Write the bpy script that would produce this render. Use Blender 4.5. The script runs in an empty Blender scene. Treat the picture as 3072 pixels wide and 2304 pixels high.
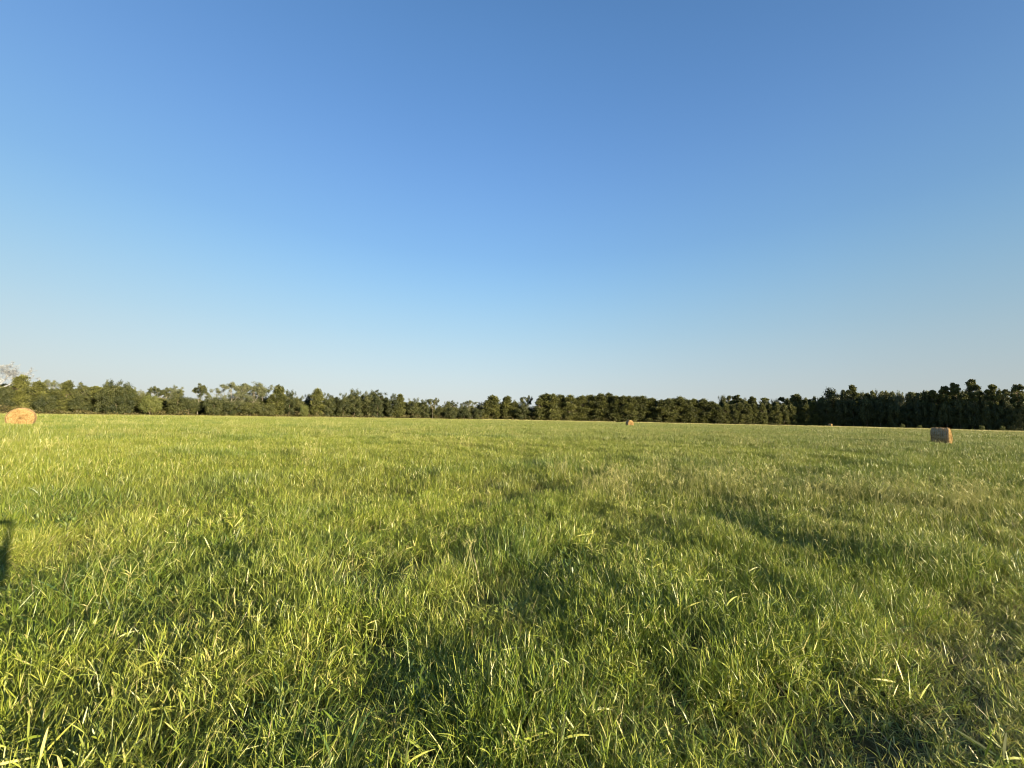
import bpy, math, random
import numpy as np
from mathutils import Vector, Matrix

R = math.radians
scene = bpy.context.scene
COL = scene.collection

# ------------------------------------------------------------------ camera
F = 1109.0                      # focal length in pixels of the 3072 px photograph (ultra wide)
EYE = 1.65
cam_data = bpy.data.cameras.new("camera")
cam_data.sensor_width = 36.0
cam_data.lens = F / 3072.0 * 36.0
cam_data.clip_start = 0.02
cam_data.clip_end = 20000.0
cam = bpy.data.objects.new("camera", cam_data)
COL.objects.link(cam)
PITCH, ROLL = R(5.05), R(1.2)
CAM_M = Matrix.Rotation(R(90) + PITCH, 3, 'X') @ Matrix.Rotation(ROLL, 3, 'Z')
cam.matrix_world = Matrix.Translation((0, 0, EYE)) @ CAM_M.to_4x4()
scene.camera = cam
scene.cycles.pixel_filter_type = 'BLACKMAN_HARRIS'
scene.cycles.filter_width = 1.05
scene.render.resolution_x, scene.render.resolution_y = 1024, 768

# ------------------------------------------------------------------ light
SUN_AZ, SUN_EL = 127.65, 10.3     # degrees clockwise from +Y (the view), above the horizon
sd = bpy.data.lights.new("sun", 'SUN')
sd.energy = 5.0
sd.angle = R(0.55)
sd.color = (1.0, 0.83, 0.55)
sun = bpy.data.objects.new("sun", sd)
COL.objects.link(sun)
S = Vector((math.sin(R(SUN_AZ)) * math.cos(R(SUN_EL)), math.cos(R(SUN_AZ)) * math.cos(R(SUN_EL)), math.sin(R(SUN_EL))))
sun.rotation_euler = S.to_track_quat('Z', 'Y').to_euler()

world = bpy.data.worlds.new("World")
scene.world = world
world.use_nodes = True
wt = world.node_tree
bg = wt.nodes['Background']
sky = wt.nodes.new('ShaderNodeTexSky')
sky.sky_type = 'NISHITA'
sky.sun_disc = False
sky.sun_elevation = R(SUN_EL)
sky.sun_rotation = R(SUN_AZ)
sky.air_density = 1.0
sky.dust_density = 1.0
sky.ozone_density = 1.0
SKY_STRENGTH, EXPO = 0.10, 1.65
def s2l(c):
    return [((v / 255.0) / 12.92 if v <= 10 else ((v / 255.0 + 0.055) / 1.055) ** 2.4) for v in c]
# clear evening sky: the colour of each height above the horizon, brightness by compass direction, over the sky model
tc = wt.nodes.new('ShaderNodeTexCoord')
sx = wt.nodes.new('ShaderNodeSeparateXYZ'); wt.links.new(tc.outputs['Generated'], sx.inputs[0])
asn = wt.nodes.new('ShaderNodeMath'); asn.operation = 'ARCSINE'; wt.links.new(sx.outputs[2], asn.inputs[0])
dv = wt.nodes.new('ShaderNodeMath'); dv.operation = 'MULTIPLY'; dv.inputs[1].default_value = 2 / math.pi; wt.links.new(asn.outputs[0], dv.inputs[0])
er = wt.nodes.new('ShaderNodeValToRGB'); wt.links.new(dv.outputs[0], er.inputs[0])
er.color_ramp.interpolation = 'B_SPLINE'
SKYC = [(0, (210, 216, 218)), (3, (209, 219, 222)), (7, (199, 220, 229)), (12, (178, 215, 236)), (18, (154, 204, 242)), (24, (134, 188, 240)), (33, (116, 168, 231)), (42, (99, 150, 213)), (51, (88, 137, 196)), (70, (66, 110, 166)), (90, (54, 96, 152))]
el_ = er.color_ramp.elements
while len(el_) < len(SKYC): el_.new(0.5)
for i_, (a_, c_) in enumerate(SKYC):
    l_ = s2l(c_); el_[i_].position = a_ / 90.0; el_[i_].color = (l_[0], l_[1], l_[2], 1)
at2 = wt.nodes.new('ShaderNodeMath'); at2.operation = 'ARCTAN2'; wt.links.new(sx.outputs[0], at2.inputs[0]); wt.links.new(sx.outputs[1], at2.inputs[1])
mr_ = wt.nodes.new('ShaderNodeMapRange'); mr_.inputs[1].default_value = -math.pi; mr_.inputs[2].default_value = math.pi; wt.links.new(at2.outputs[0], mr_.inputs[0])
ar = wt.nodes.new('ShaderNodeValToRGB'); wt.links.new(mr_.outputs[0], ar.inputs[0]); ar.color_ramp.interpolation = 'B_SPLINE'
AZC = [(-180, .80), (-110, .80), (-56, .92), (-25, 1.02), (5, 1.0), (40, .78), (60, .70), (90, .66), (127, 1.0), (180, .80)]
el_ = ar.color_ramp.elements
while len(el_) < len(AZC): el_.new(0.5)
for i_, (a_, c_) in enumerate(AZC):
    el_[i_].position = (a_ + 180) / 360.0; el_[i_].color = (c_, c_, c_, 1)
mu = wt.nodes.new('ShaderNodeMix'); mu.data_type = 'RGBA'; mu.blend_type = 'MULTIPLY'; mu.inputs[0].default_value = 1.0
wt.links.new(er.outputs[0], mu.inputs[6]); wt.links.new(ar.outputs[0], mu.inputs[7])
sc_ = wt.nodes.new('ShaderNodeVectorMath'); sc_.operation = 'SCALE'; sc_.inputs['Scale'].default_value = 1.0 / (SKY_STRENGTH * 2 ** EXPO)
wt.links.new(mu.outputs[2], sc_.inputs[0])
mx = wt.nodes.new('ShaderNodeMix'); mx.data_type = 'RGBA'; mx.inputs[0].default_value = 0.94
wt.links.new(sky.outputs[0], mx.inputs[6]); wt.links.new(sc_.outputs[0], mx.inputs[7])
wt.links.new(mx.outputs[2], bg.inputs[0])
bg.inputs[1].default_value = SKY_STRENGTH

vs = scene.view_settings
vs.view_transform = 'Standard'
vs.look = 'None'
vs.exposure = EXPO
vs.gamma = 1.0

# ------------------------------------------------------------------ helpers
def ray(px, py):
    return CAM_M @ Vector(((px - 1536.0) / F, (1152.0 - py) / F, -1.0))

def at(px, py, depth):
    d = ray(px, py)
    return Vector((0, 0, EYE)) + d * (depth / d.y)

def on_ground(px, py, z=0.0):
    d = ray(px, py)
    return Vector((0, 0, EYE)) + d * ((z - EYE) / d.z)

def tag(o, label=None, cat=None, group=None, kind=None):
    if label: o['label'] = label
    if cat: o['category'] = cat
    if group: o['group'] = group
    if kind: o['kind'] = kind
    return o

def quad_mesh(name, v, f, cols=None, smooth=False):
    """v (n,3), f (m,4) int, cols (n,3) floats stored as a colour attribute 'col'"""
    me = bpy.data.meshes.new(name)
    v = np.ascontiguousarray(v, dtype=np.float32)
    f = np.ascontiguousarray(f, dtype=np.int32)
    me.vertices.add(len(v)); me.vertices.foreach_set('co', v.ravel())
    me.loops.add(f.size); me.loops.foreach_set('vertex_index', f.ravel())
    k = f.shape[1]
    me.polygons.add(len(f))
    me.polygons.foreach_set('loop_start', np.arange(0, f.size, k, dtype=np.int32))
    me.polygons.foreach_set('loop_total', np.full(len(f), k, dtype=np.int32))
    me.polygons.foreach_set('use_smooth', np.full(len(f), smooth, dtype=bool))
    me.update(calc_edges=True)
    if cols is not None:
        a = me.color_attributes.new('col', 'FLOAT_COLOR', 'POINT')
        c = np.ones((len(v), 4), dtype=np.float32); c[:, :3] = cols
        a.data.foreach_set('color', c.ravel())
    return me

def link(name, me, mat=None, parent=None):
    o = bpy.data.objects.new(name, me)
    if mat and not me.materials: me.materials.append(mat)
    COL.objects.link(o)
    if parent: o.parent = parent
    return o

def new_mat(name):
    m = bpy.data.materials.new(name); m.use_nodes = True
    nt = m.node_tree; nt.nodes.clear()
    out = nt.nodes.new('ShaderNodeOutputMaterial')
    return m, nt, out

def N(nt, kind, **kw):
    n = nt.nodes.new(kind)
    for k, v in kw.items():
        if k.startswith('i_'):
            n.inputs[int(k[2:]) if k[2:].isdigit() else k[2:]].default_value = v
        else: setattr(n, k, v)
    return n

def ramp(nt, fac, stops, interp='LINEAR'):
    r = nt.nodes.new('ShaderNodeValToRGB')
    r.color_ramp.interpolation = interp
    e = r.color_ramp.elements
    while len(e) < len(stops): e.new(0.5)
    for i, (p, c) in enumerate(stops):
        e[i].position = p; e[i].color = (c[0], c[1], c[2], 1)
    if fac is not None: nt.links.new(fac, r.inputs[0])
    return r.outputs[0]

def mixc(nt, fac, a, b, mode='MIX'):
    m = nt.nodes.new('ShaderNodeMix'); m.data_type = 'RGBA'; m.blend_type = mode
    for s, v in ((m.inputs[0], fac), (m.inputs[6], a), (m.inputs[7], b)):
        if isinstance(v, bpy.types.NodeSocket): nt.links.new(v, s)
        elif isinstance(v, (int, float)): s.default_value = v
        else: s.default_value = (v[0], v[1], v[2], 1)
    return m.outputs[2]

def math_n(nt, op, a, b=None, clamp=False):
    m = nt.nodes.new('ShaderNodeMath'); m.operation = op; m.use_clamp = clamp
    for i, v in enumerate((a, b)):
        if v is None: continue
        if isinstance(v, bpy.types.NodeSocket): nt.links.new(v, m.inputs[i])
        else: m.inputs[i].default_value = v
    return m.outputs[0]

def leafy_shader(nt, out, color, trans=0.35, gloss=0.06, rough=0.45, tcol=None):
    d = N(nt, 'ShaderNodeBsdfDiffuse'); nt.links.new(color, d.inputs[0])
    t = N(nt, 'ShaderNodeBsdfTranslucent'); nt.links.new(tcol or color, t.inputs[0])
    g = N(nt, 'ShaderNodeBsdfGlossy'); g.inputs['Roughness'].default_value = rough
    g.inputs[0].default_value = (1, 1, 1, 1)
    m1 = N(nt, 'ShaderNodeMixShader'); m1.inputs[0].default_value = trans
    nt.links.new(d.outputs[0], m1.inputs[1]); nt.links.new(t.outputs[0], m1.inputs[2])
    m2 = N(nt, 'ShaderNodeMixShader'); m2.inputs[0].default_value = gloss
    nt.links.new(m1.outputs[0], m2.inputs[1]); nt.links.new(g.outputs[0], m2.inputs[2])
    nt.links.new(m2.outputs[0], out.inputs[0])

# ------------------------------------------------------------------ value noise (numpy)
_nr = np.random.RandomState(7)
_G = _nr.rand(256, 256)
def vnoise(x, y, scale, ox=0.0, oy=0.0):
    x = np.asarray(x, dtype=float) / scale + ox; y = np.asarray(y, dtype=float) / scale + oy
    xi = np.floor(x).astype(int); yi = np.floor(y).astype(int)
    fx = x - xi; fy = y - yi
    fx = fx * fx * (3 - 2 * fx); fy = fy * fy * (3 - 2 * fy)
    g = lambda a, b: _G[a & 255, b & 255]
    return (g(xi, yi) * (1 - fx) + g(xi + 1, yi) * fx) * (1 - fy) + (g(xi, yi + 1) * (1 - fx) + g(xi + 1, yi + 1) * fx) * fy

def ground_h(x, y):
    x = np.asarray(x, float); y = np.asarray(y, float)
    r = np.hypot(x, y)
    near = np.clip((60 - r) / 40, 0, 1)
    h = (vnoise(x, y, 1.3, 3.1, 9.7) - 0.5) * 0.10 * near + (vnoise(x, y, 3.7, 40, 2) - 0.5) * 0.055 * near
    h += (vnoise(x, y, 14.0, 11, 71) - 0.5) * 0.13 * np.clip((r - 12) / 30, 0, 1)
    return h

# ------------------------------------------------------------------ field masks in world coordinates
tr_a = on_ground(1930, 2304); tr_b = on_ground(2420, 1990); tr_c = on_ground(3072, 1640)
TRX = np.array([tr_a.x - 0.9, tr_a.x, tr_b.x, tr_c.x, tr_c.x + 3.0, tr_c.x + 12.0])
TRY = np.array([tr_a.y - 0.9, tr_a.y, tr_b.y, tr_c.y, tr_c.y + 2.0, tr_c.y + 7.0])
def mown(x, y):
    """1 inside the mown verge at lower right, 0 in the tall grass"""
    lim = np.interp(x, TRX, TRY)
    d = (lim - y) + (vnoise(x, y, 0.45, 5, 5) - 0.5) * 0.9 + (vnoise(x, y, 1.6, 15, 25) - 0.5) * 0.8 - .02
    m = np.clip(d / 0.9 + 0.5, 0, 1)
    return m * np.clip((x - TRX[0] + 0.4) / 0.5, 0, 1)

LUSH = []   # (x, y, radius along view, radius across) from dark lush clumps in the photo
for px, py, rx, ry, s in [(690, 1450, 90, 28, 1), (900, 1530, 120, 25, .7), (1640, 1395, 150, 14, 1), (2050, 1385, 130, 14, .9),
                       (1560, 1640, 170, 55, 1), (1650, 1530, 110, 30, .7), (330, 1730, 160, 40, .9), (560, 1780, 220, 50, .9),
                       (1000, 1640, 160, 45, .6), (2080, 1800, 160, 60, 1), (2200, 1530, 160, 40, .7), (2830, 1680, 190, 45, 1),
                       (2500, 1780, 120, 35, .8), (1080, 1760, 200, 60, .7), (2600, 1420, 200, 14, .7), (2330, 2150, 130, 60, .7),
                       (1420, 2150, 200, 60, .6), (2800, 1330, 260, 5, .8), (900, 2200, 200, 80, .6), (1700, 2050, 200, 60, .7)]:
    c = on_ground(px, py, 0.2); a = on_ground(px, py - ry, 0.2); b = on_ground(px + rx, py, 0.2)
    LUSH.append((c.x, c.y, abs(a.y - c.y) + .1, abs(b.x - c.x) + .1, s))
def lush(x, y):
    v = np.clip((vnoise(x, y, 1.6, 77, 31) * .6 + vnoise(x, y, 4.5, 7, 61) * .4 - 0.63) * 5, 0, 0.6)
    for cx, cy, ry, rx, s in LUSH:
        v = np.maximum(v, s * np.exp(-((x - cx) / rx) ** 2 - ((y - cy) / ry) ** 2))
    return np.clip(v, 0, 1)
SEED = []
for px, py, rx, ry in [(2900, 1480, 330, 60), (2250, 1440, 330, 25), (2480, 1560, 150, 30), (1800, 1450, 60, 25), (200, 1560, 220, 60),
                       (1480, 1700, 150, 40), (1000, 1440, 130, 25)]:
    c = on_ground(px, py, 0.4); a = on_ground(px, py - ry, 0.4); b = on_ground(px + rx, py, 0.4)
    SEED.append((c.x, c.y, abs(a.y - c.y) + .1, abs(b.x - c.x) + .1))
def seedy(x, y):
    v = np.clip((vnoise(x, y, 3.0, 17, 131) - 0.62) * 2.5, 0, 0.6)
    for cx, cy, ry, rx in SEED:
        v = np.maximum(v, np.exp(-((x - cx) / rx) ** 2 - ((y - cy) / ry) ** 2))
    return np.clip(v, 0, 1)

# ------------------------------------------------------------------ tree line profile: depth of the front row at each photo x
PX = [-500, 0, 300, 640, 1000, 1200, 1500, 1900, 2440, 3072, 3500, 4200]
PZ = [62, 70, 82, 95, 118, 130, 160, 162, 162, 123, 104, 84]
def row_depth(px): return float(np.interp(px, PX, PZ))

# ------------------------------------------------------------------ ground
def build_ground():
    rr = np.concatenate([np.arange(0.3, 14, 0.16), np.geomspace(14, 320, 70)[0:], [600, 1500, 5000, 9000]])
    na = 360
    th = np.linspace(0, 2 * np.pi, na, endpoint=False)
    rg, tg = np.meshgrid(rr, th, indexing='ij')
    x = (rg * np.sin(tg)).ravel(); y = (rg * np.cos(tg)).ravel()
    z = ground_h(x, y) * np.clip((900 - np.hypot(x, y)) / 600, 0, 1)
    v = np.stack([x, y, z], 1)
    nr = len(rr)
    i = np.arange(nr - 1)[:, None] * na; j = np.arange(na)[None, :]; j2 = (j + 1) % na
    f = np.stack([i + j, i + j2, i + na + j2, i + na + j], -1).reshape(-1, 4)
    me = quad_mesh('field_ground', v, f, smooth=True)
    # centre cap
    c = np.vstack([[0, 0, float(ground_h(0, 0))], v[:na]])
    fc = np.array([[0, a + 1, (a + 1) % na + 1] for a in range(na)])
    import bmesh
    bm = bmesh.new(); bm.from_mesh(me)
    cv = bm.verts.new(c[0]); bm.verts.ensure_lookup_table()
    for a in range(na):
        bm.faces.new((cv, bm.verts[(a + 1) % na], bm.verts[a]))
    bmesh.ops.recalc_face_normals(bm, faces=bm.faces)
    bm.to_mesh(me); bm.free()
    m, nt, out = new_mat('soil_and_thatch')
    geo = N(nt, 'ShaderNodeNewGeometry')
    n1 = N(nt, 'ShaderNodeTexNoise', i_Scale=9.0, i_Detail=8.0, i_Roughness=0.7); nt.links.new(geo.outputs['Position'], n1.inputs['Vector'])
    n2 = N(nt, 'ShaderNodeTexNoise', i_Scale=0.35, i_Detail=4.0); nt.links.new(geo.outputs['Position'], n2.inputs['Vector'])
    soil = ramp(nt, n1.outputs[0], [(0.3, (0.05, 0.042, 0.02)), (0.5, (0.10, 0.09, 0.04)), (0.7, (0.19, 0.16, 0.08))])
    green = ramp(nt, n1.outputs[0], [(0.3, (0.05, 0.065, 0.015)), (0.7, (0.13, 0.15, 0.04))])
    ln = N(nt, 'ShaderNodeVectorMath', operation='LENGTH'); nt.links.new(geo.outputs['Position'], ln.inputs[0])
    mr = N(nt, 'ShaderNodeMapRange'); mr.inputs[1].default_value = 12; mr.inputs[2].default_value = 60
    nt.links.new(ln.outputs['Value'], mr.inputs[0])
    c = mixc(nt, mr.outputs[0], soil, green)
    b = N(nt, 'ShaderNodeBsdfDiffuse'); nt.links.new(c, b.inputs[0])
    bp = N(nt, 'ShaderNodeBump', i_Strength=0.6, i_Distance=0.03); nt.links.new(n1.outputs[0], bp.inputs['Height'])
    nt.links.new(bp.outputs[0], b.inputs['Normal'])
    nt.links.new(b.outputs[0], out.inputs[0])
    o = link('ground', me, m)
    tag(o, 'gently uneven ground of the hay field under the grass', 'ground', kind='structure')
build_ground()

# ------------------------------------------------------------------ grass
def grass_mat(name, stops, lushcol, drycol, trans=0.22, gloss=0.042):
    """colour per blade from its own random value, shifted per tuft by the instance's 'lush' and 'dry' values"""
    m, nt, out = new_mat(name)
    a = N(nt, 'ShaderNodeAttribute', attribute_name='col')
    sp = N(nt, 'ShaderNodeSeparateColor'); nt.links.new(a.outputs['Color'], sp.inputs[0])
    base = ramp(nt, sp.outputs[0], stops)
    l = N(nt, 'ShaderNodeAttribute', attribute_name='lush', attribute_type='INSTANCER')
    d = N(nt, 'ShaderNodeAttribute', attribute_name='dry', attribute_type='INSTANCER')
    c = mixc(nt, math_n(nt, 'MULTIPLY', l.outputs['Fac'], 0.75), base, lushcol)
    dd = math_n(nt, 'MULTIPLY', d.outputs['Fac'], math_n(nt, 'ADD', sp.outputs[2], 0.25), clamp=True)
    c = mixc(nt, dd, c, drycol)
    # withered, pale brown sheath at the foot of each blade
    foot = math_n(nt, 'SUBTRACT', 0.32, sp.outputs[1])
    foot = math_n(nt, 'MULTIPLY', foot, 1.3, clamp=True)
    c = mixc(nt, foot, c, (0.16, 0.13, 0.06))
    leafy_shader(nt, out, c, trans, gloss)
    return m

def blades(n, rad, length, width, seg, tilt, curl, seed, sheath=0.0, fold=True):
    rs = np.random.RandomState(seed)
    ang = rs.rand(n) * 2 * np.pi
    rb = rad * np.sqrt(rs.rand(n))
    bx, by = rb * np.cos(ang), rb * np.sin(ang)
    L = rs.uniform(length[0], length[1], n); W = rs.uniform(width[0], width[1], n)
    th = ang + rs.normal(0, 1.0, n)
    a0 = np.abs(rs.normal(0, tilt, n)) + 0.04
    k = rs.uniform(curl[0], curl[1], n)
    tw = rs.normal(0, 0.7, n)
    t = np.linspace(0, 1, seg + 1)
    aa = a0[:, None] + k[:, None] * t[None, :] ** 1.6
    ds = L[:, None] / seg
    hx = np.cumsum(np.sin(aa) * ds, 1) - np.sin(aa) * ds
    hz = np.cumsum(np.cos(aa) * ds, 1) - np.cos(aa) * ds
    # wobble in azimuth
    th2 = th[:, None] + rs.normal(0, 0.25, n)[:, None] * t[None, :]
    cx = bx[:, None] + hx * np.cos(th2); cy = by[:, None] + hx * np.sin(th2); cz = hz - 0.03
    wp = np.clip(np.sin(np.pi * np.clip(t * 0.82 + 0.14, 0, 1)) ** 0.7, 0.04, 1)
    w = W[:, None] * wp[None, :] * 0.5
    wa = th2 + np.pi / 2 + tw[:, None] * (0.3 + t[None, :])
    wx, wy = np.cos(wa) * w, np.sin(wa) * w
    wz = np.sin(tw)[:, None] * w * 0.5
    v = np.empty((n, seg + 1, 2, 3))
    v[:, :, 0] = np.stack([cx - wx, cy - wy, cz - wz], -1)
    v[:, :, 1] = np.stack([cx + wx, cy + wy, cz + wz], -1)
    base = (np.arange(n) * (seg + 1) * 2)[:, None] + (np.arange(seg) * 2)[None, :]
    f = np.stack([base, base + 1, base + 3, base + 2], -1).reshape(-1, 4)
    col = np.empty((n, seg + 1, 2, 3))
    col[..., 0] = rs.rand(n)[:, None, None]
    col[..., 1] = t[None, :, None]
    col[..., 2] = rs.rand(n)[:, None, None]
    return v.reshape(-1, 3), f, col.reshape(-1, 3)

def join(parts):
    vs_, fs, cs, o = [], [], [], 0
    for v, f, c in parts:
        vs_.append(v); fs.append(f + o); cs.append(c); o += len(v)
    return np.concatenate(vs_), np.concatenate(fs), np.concatenate(cs)

def ribbon(p, w, side, rnd):
    """thin strip along points p"""
    p = np.array(p, float); n = len(p); side = np.array(side, float)
    w = np.broadcast_to(np.array(w, float), (n,))[:, None]
    v = np.empty((n, 2, 3)); v[:, 0] = p - side * w / 2; v[:, 1] = p + side * w / 2
    b = np.arange(n - 1) * 2
    f = np.stack([b, b + 1, b + 3, b + 2], 1)
    c = np.empty((n, 2, 3)); c[..., 0] = rnd[0]; c[..., 1] = 1.0; c[..., 2] = rnd[1]
    return v.reshape(-1, 3), f, c.reshape(-1, 3)

def culms(n, rad, height, leaf, lw, seed, kl=(3, 6), tilt=.35):
    """leaning stems with short blades set along them at wide angles, as in crabgrass and bermuda"""
    rs = np.random.RandomState(seed); parts = []
    for i in range(n):
        a = rs.rand() * 6.283; r = rad * math.sqrt(rs.rand()); H = rs.uniform(*height)
        b = np.array([r * math.cos(a), r * math.sin(a), -.02])
        d = np.array([rs.normal(0, tilt), rs.normal(0, tilt), 1.0]); d /= np.linalg.norm(d)
        t = np.linspace(0, 1, 4)[:, None]; bend = np.array([rs.normal(0, .15), rs.normal(0, .15), -.05])
        p = b + d * H * t + bend * H * t ** 2
        rnd = (rs.rand(), rs.rand()); sa = rs.rand() * 6.283
        parts.append(ribbon(p, .0028, (math.cos(sa), math.sin(sa), 0), rnd))
        for j in range(rs.randint(*kl) + 1):
            tt = 1.0 if j == 0 else rs.uniform(.25, 1.0)
            o = b + d * H * tt + bend * H * tt ** 2
            la = rs.rand() * 6.283; e = rs.uniform(.15, .7) if j == 0 else rs.uniform(.4, 1.35)
            q = np.array([math.cos(la) * math.sin(e), math.sin(la) * math.sin(e), math.cos(e)])
            l = rs.uniform(*leaf); w = rs.uniform(*lw)
            sd_ = np.cross(q, [0, 0, 1.0]) + rs.normal(0, .5, 3); sd_ -= q * sd_.dot(q); sd_ /= np.linalg.norm(sd_) + 1e-9
            g = np.array([0, 0, -1.0]) * l * rs.uniform(.0, .35)
            u = np.array([0, .3, .62, .85, 1.0])[:, None]
            parts.append(ribbon(o + q * l * u + g * u ** 2, w * np.array([.55, 1.0, .8, .45, .06]), sd_, (rs.rand(), rs.rand())))
    return join(parts)

def seed_stalks(n, rad, height, seed, wscale=1.0):
    rs = np.random.RandomState(seed); parts = []
    for i in range(n):
        a = rs.rand() * 6.283; r = rad * math.sqrt(rs.rand())
        b = np.array([r * math.cos(a), r * math.sin(a), 0]); H = rs.uniform(*height)
        lean = np.array([rs.normal(0, .18), rs.normal(0, .18), 1.0]); lean /= np.linalg.norm(lean)
        bend = np.array([rs.normal(0, .10), rs.normal(0, .10), 0])
        t = np.linspace(0, 1, 5)[:, None]
        p = b + lean * H * t + bend * H * t ** 2
        sa = rs.rand() * 6.283; side = (math.cos(sa), math.sin(sa), 0)
        rnd = (rs.rand(), rs.rand())
        parts.append(ribbon(p, 0.0032 * wscale, side, rnd)); side2 = (-math.sin(sa), math.cos(sa), 0)
        parts.append(ribbon(p, 0.0032 * wscale, side2, rnd))
        k = rs.randint(3, 6)
        for j in range(k):
            fa = rs.rand() * 6.283; e = rs.uniform(.5, 1.1)
            d = np.array([math.cos(fa) * math.sin(e), math.sin(fa) * math.sin(e), math.cos(e)])
            o = p[-1] - lean * H * rs.uniform(0, .10)
            l = rs.uniform(.05, .11)
            q = np.array([o, o + d * l * .5, o + d * l + np.array([0, 0, -.015])])
            parts.append(ribbon(q, np.array([.004, .006, .002]) * wscale, side2, rnd))
    return join(parts)

def weed(seed, n=4, H=(.16, .34)):
    rs = np.random.RandomState(seed); parts = []
    for i in range(n):
        a = rs.rand() * 6.283; b = np.array([rs.uniform(-.08, .08), rs.uniform(-.08, .08), 0]); h = rs.uniform(*H)
        top = b + np.array([rs.normal(0, .05), rs.normal(0, .05), h])
        parts.append(ribbon([b, (b + top) / 2, top], .004, (math.cos(a), math.sin(a), 0), (.3, .3)))
        for j in range(rs.randint(12, 20)):
            t = rs.uniform(.25, 1.0); o = b + (top - b) * t; la = j * 2.4 + rs.rand(); e = rs.uniform(.5, 1.3) * (1.2 - .5 * t)
            d = np.array([math.cos(la) * math.sin(e), math.sin(la) * math.sin(e), math.cos(e)])
            l = rs.uniform(.035, .07) * (1.15 - .4 * t)
            side = np.cross(d, [0, 0, 1]); side /= np.linalg.norm(side) + 1e-6
            q = [o, o + d * l * .45, o + d * l * .8, o + d * l - np.array([0, 0, .004])]
            parts.append(ribbon(q, [.003, l * .24, l * .17, .001], side, (rs.rand(), rs.rand())))
    return join(parts)

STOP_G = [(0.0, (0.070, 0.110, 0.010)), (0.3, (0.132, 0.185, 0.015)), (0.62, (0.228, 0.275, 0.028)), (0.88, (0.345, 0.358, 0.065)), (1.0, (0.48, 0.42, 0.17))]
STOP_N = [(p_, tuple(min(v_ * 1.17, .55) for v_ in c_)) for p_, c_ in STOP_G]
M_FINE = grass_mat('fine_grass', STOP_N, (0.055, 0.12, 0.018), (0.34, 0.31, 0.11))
M_DIST = grass_mat('distant_field_grass', [(p_, (c_[0] * .76, c_[1] * .79, c_[2] * .80)) for p_, c_ in STOP_G], (0.055, 0.12, 0.018), (0.36, 0.31, 0.11))
M_MID = grass_mat('midfield_grass', [(p_, tuple(v_ * .93 for v_ in c_)) for p_, c_ in STOP_G], (0.055, 0.12, 0.018), (0.33, 0.33, 0.09))
M_BROAD = grass_mat('broad_leaf_grass', [(0.0, (0.06, 0.12, 0.018)), (0.5, (0.12, 0.19, 0.025)), (0.85, (0.20, 0.27, 0.05)), (1.0, (0.36, 0.33, 0.13))],
                    (0.05, 0.11, 0.035), (0.30, 0.27, 0.10), 0.4, 0.05)
M_SEED = grass_mat('seed_stalks', [(0, (0.32, 0.33, 0.10)), (1, (0.50, 0.46, 0.19))], (0.22, 0.26, 0.07), (0.44, 0.40, 0.15), 0.25, 0.04)
M_DRY = grass_mat('dry_grass', [(0, (0.15, 0.12, 0.035)), (0.4, (0.24, 0.20, 0.07)), (0.7, (0.17, 0.20, 0.04)), (1, (0.36, 0.31, 0.13))], (0.10, 0.13, 0.04), (0.32, 0.26, 0.13), 0.25, 0.04)
M_WEED = grass_mat('weed_leaves', [(0, (0.09, 0.15, 0.015)), (1, (0.18, 0.24, 0.03))], (0.06, 0.13, 0.03), (0.22, 0.24, 0.07), 0.35, 0.06)

def source(colname, protos):
    """blade tufts used only as instances of a grass object (not in the scene themselves)"""
    c = bpy.data.collections.new(colname)
    for i, (data, mat) in enumerate(protos):
        me = quad_mesh('%s_%02d' % (colname, i), *data)
        me.materials.append(mat)
        o = bpy.data.objects.new('%s_%02d' % (colname, i), me)
        c.objects.link(o)
    return c

def scatter_tree(coll):
    ng = bpy.data.node_groups.new('scatter_' + coll.name, 'GeometryNodeTree')
    ng.interface.new_socket('Geometry', in_out='INPUT', socket_type='NodeSocketGeometry')
    ng.interface.new_socket('Geometry', in_out='OUTPUT', socket_type='NodeSocketGeometry')
    gi = ng.nodes.new('NodeGroupInput'); go = ng.nodes.new('NodeGroupOutput')
    ci = ng.nodes.new('GeometryNodeCollectionInfo')
    ci.inputs['Collection'].default_value = coll
    ci.inputs['Separate Children'].default_value = True
    ci.inputs['Reset Children'].default_value = True
    ip = ng.nodes.new('GeometryNodeInstanceOnPoints')
    ip.inputs['Pick Instance'].default_value = True
    def att(name, typ):
        a = ng.nodes.new('GeometryNodeInputNamedAttribute'); a.data_type = typ; a.inputs['Name'].default_value = name
        return a.outputs['Attribute']
    ng.links.new(gi.outputs[0], ip.inputs['Points'])
    ng.links.new(ci.outputs[0], ip.inputs['Instance'])
    ng.links.new(att('pick', 'INT'), ip.inputs['Instance Index'])
    e2r = ng.nodes.new('FunctionNodeEulerToRotation')
    ng.links.new(att('rot', 'FLOAT_VECTOR'), e2r.inputs[0])
    ng.links.new(e2r.outputs[0], ip.inputs['Rotation'])
    ng.links.new(att('scl', 'FLOAT_VECTOR'), ip.inputs['Scale'])
    ng.links.new(ip.outputs[0], go.inputs[0])
    return ng

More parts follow.
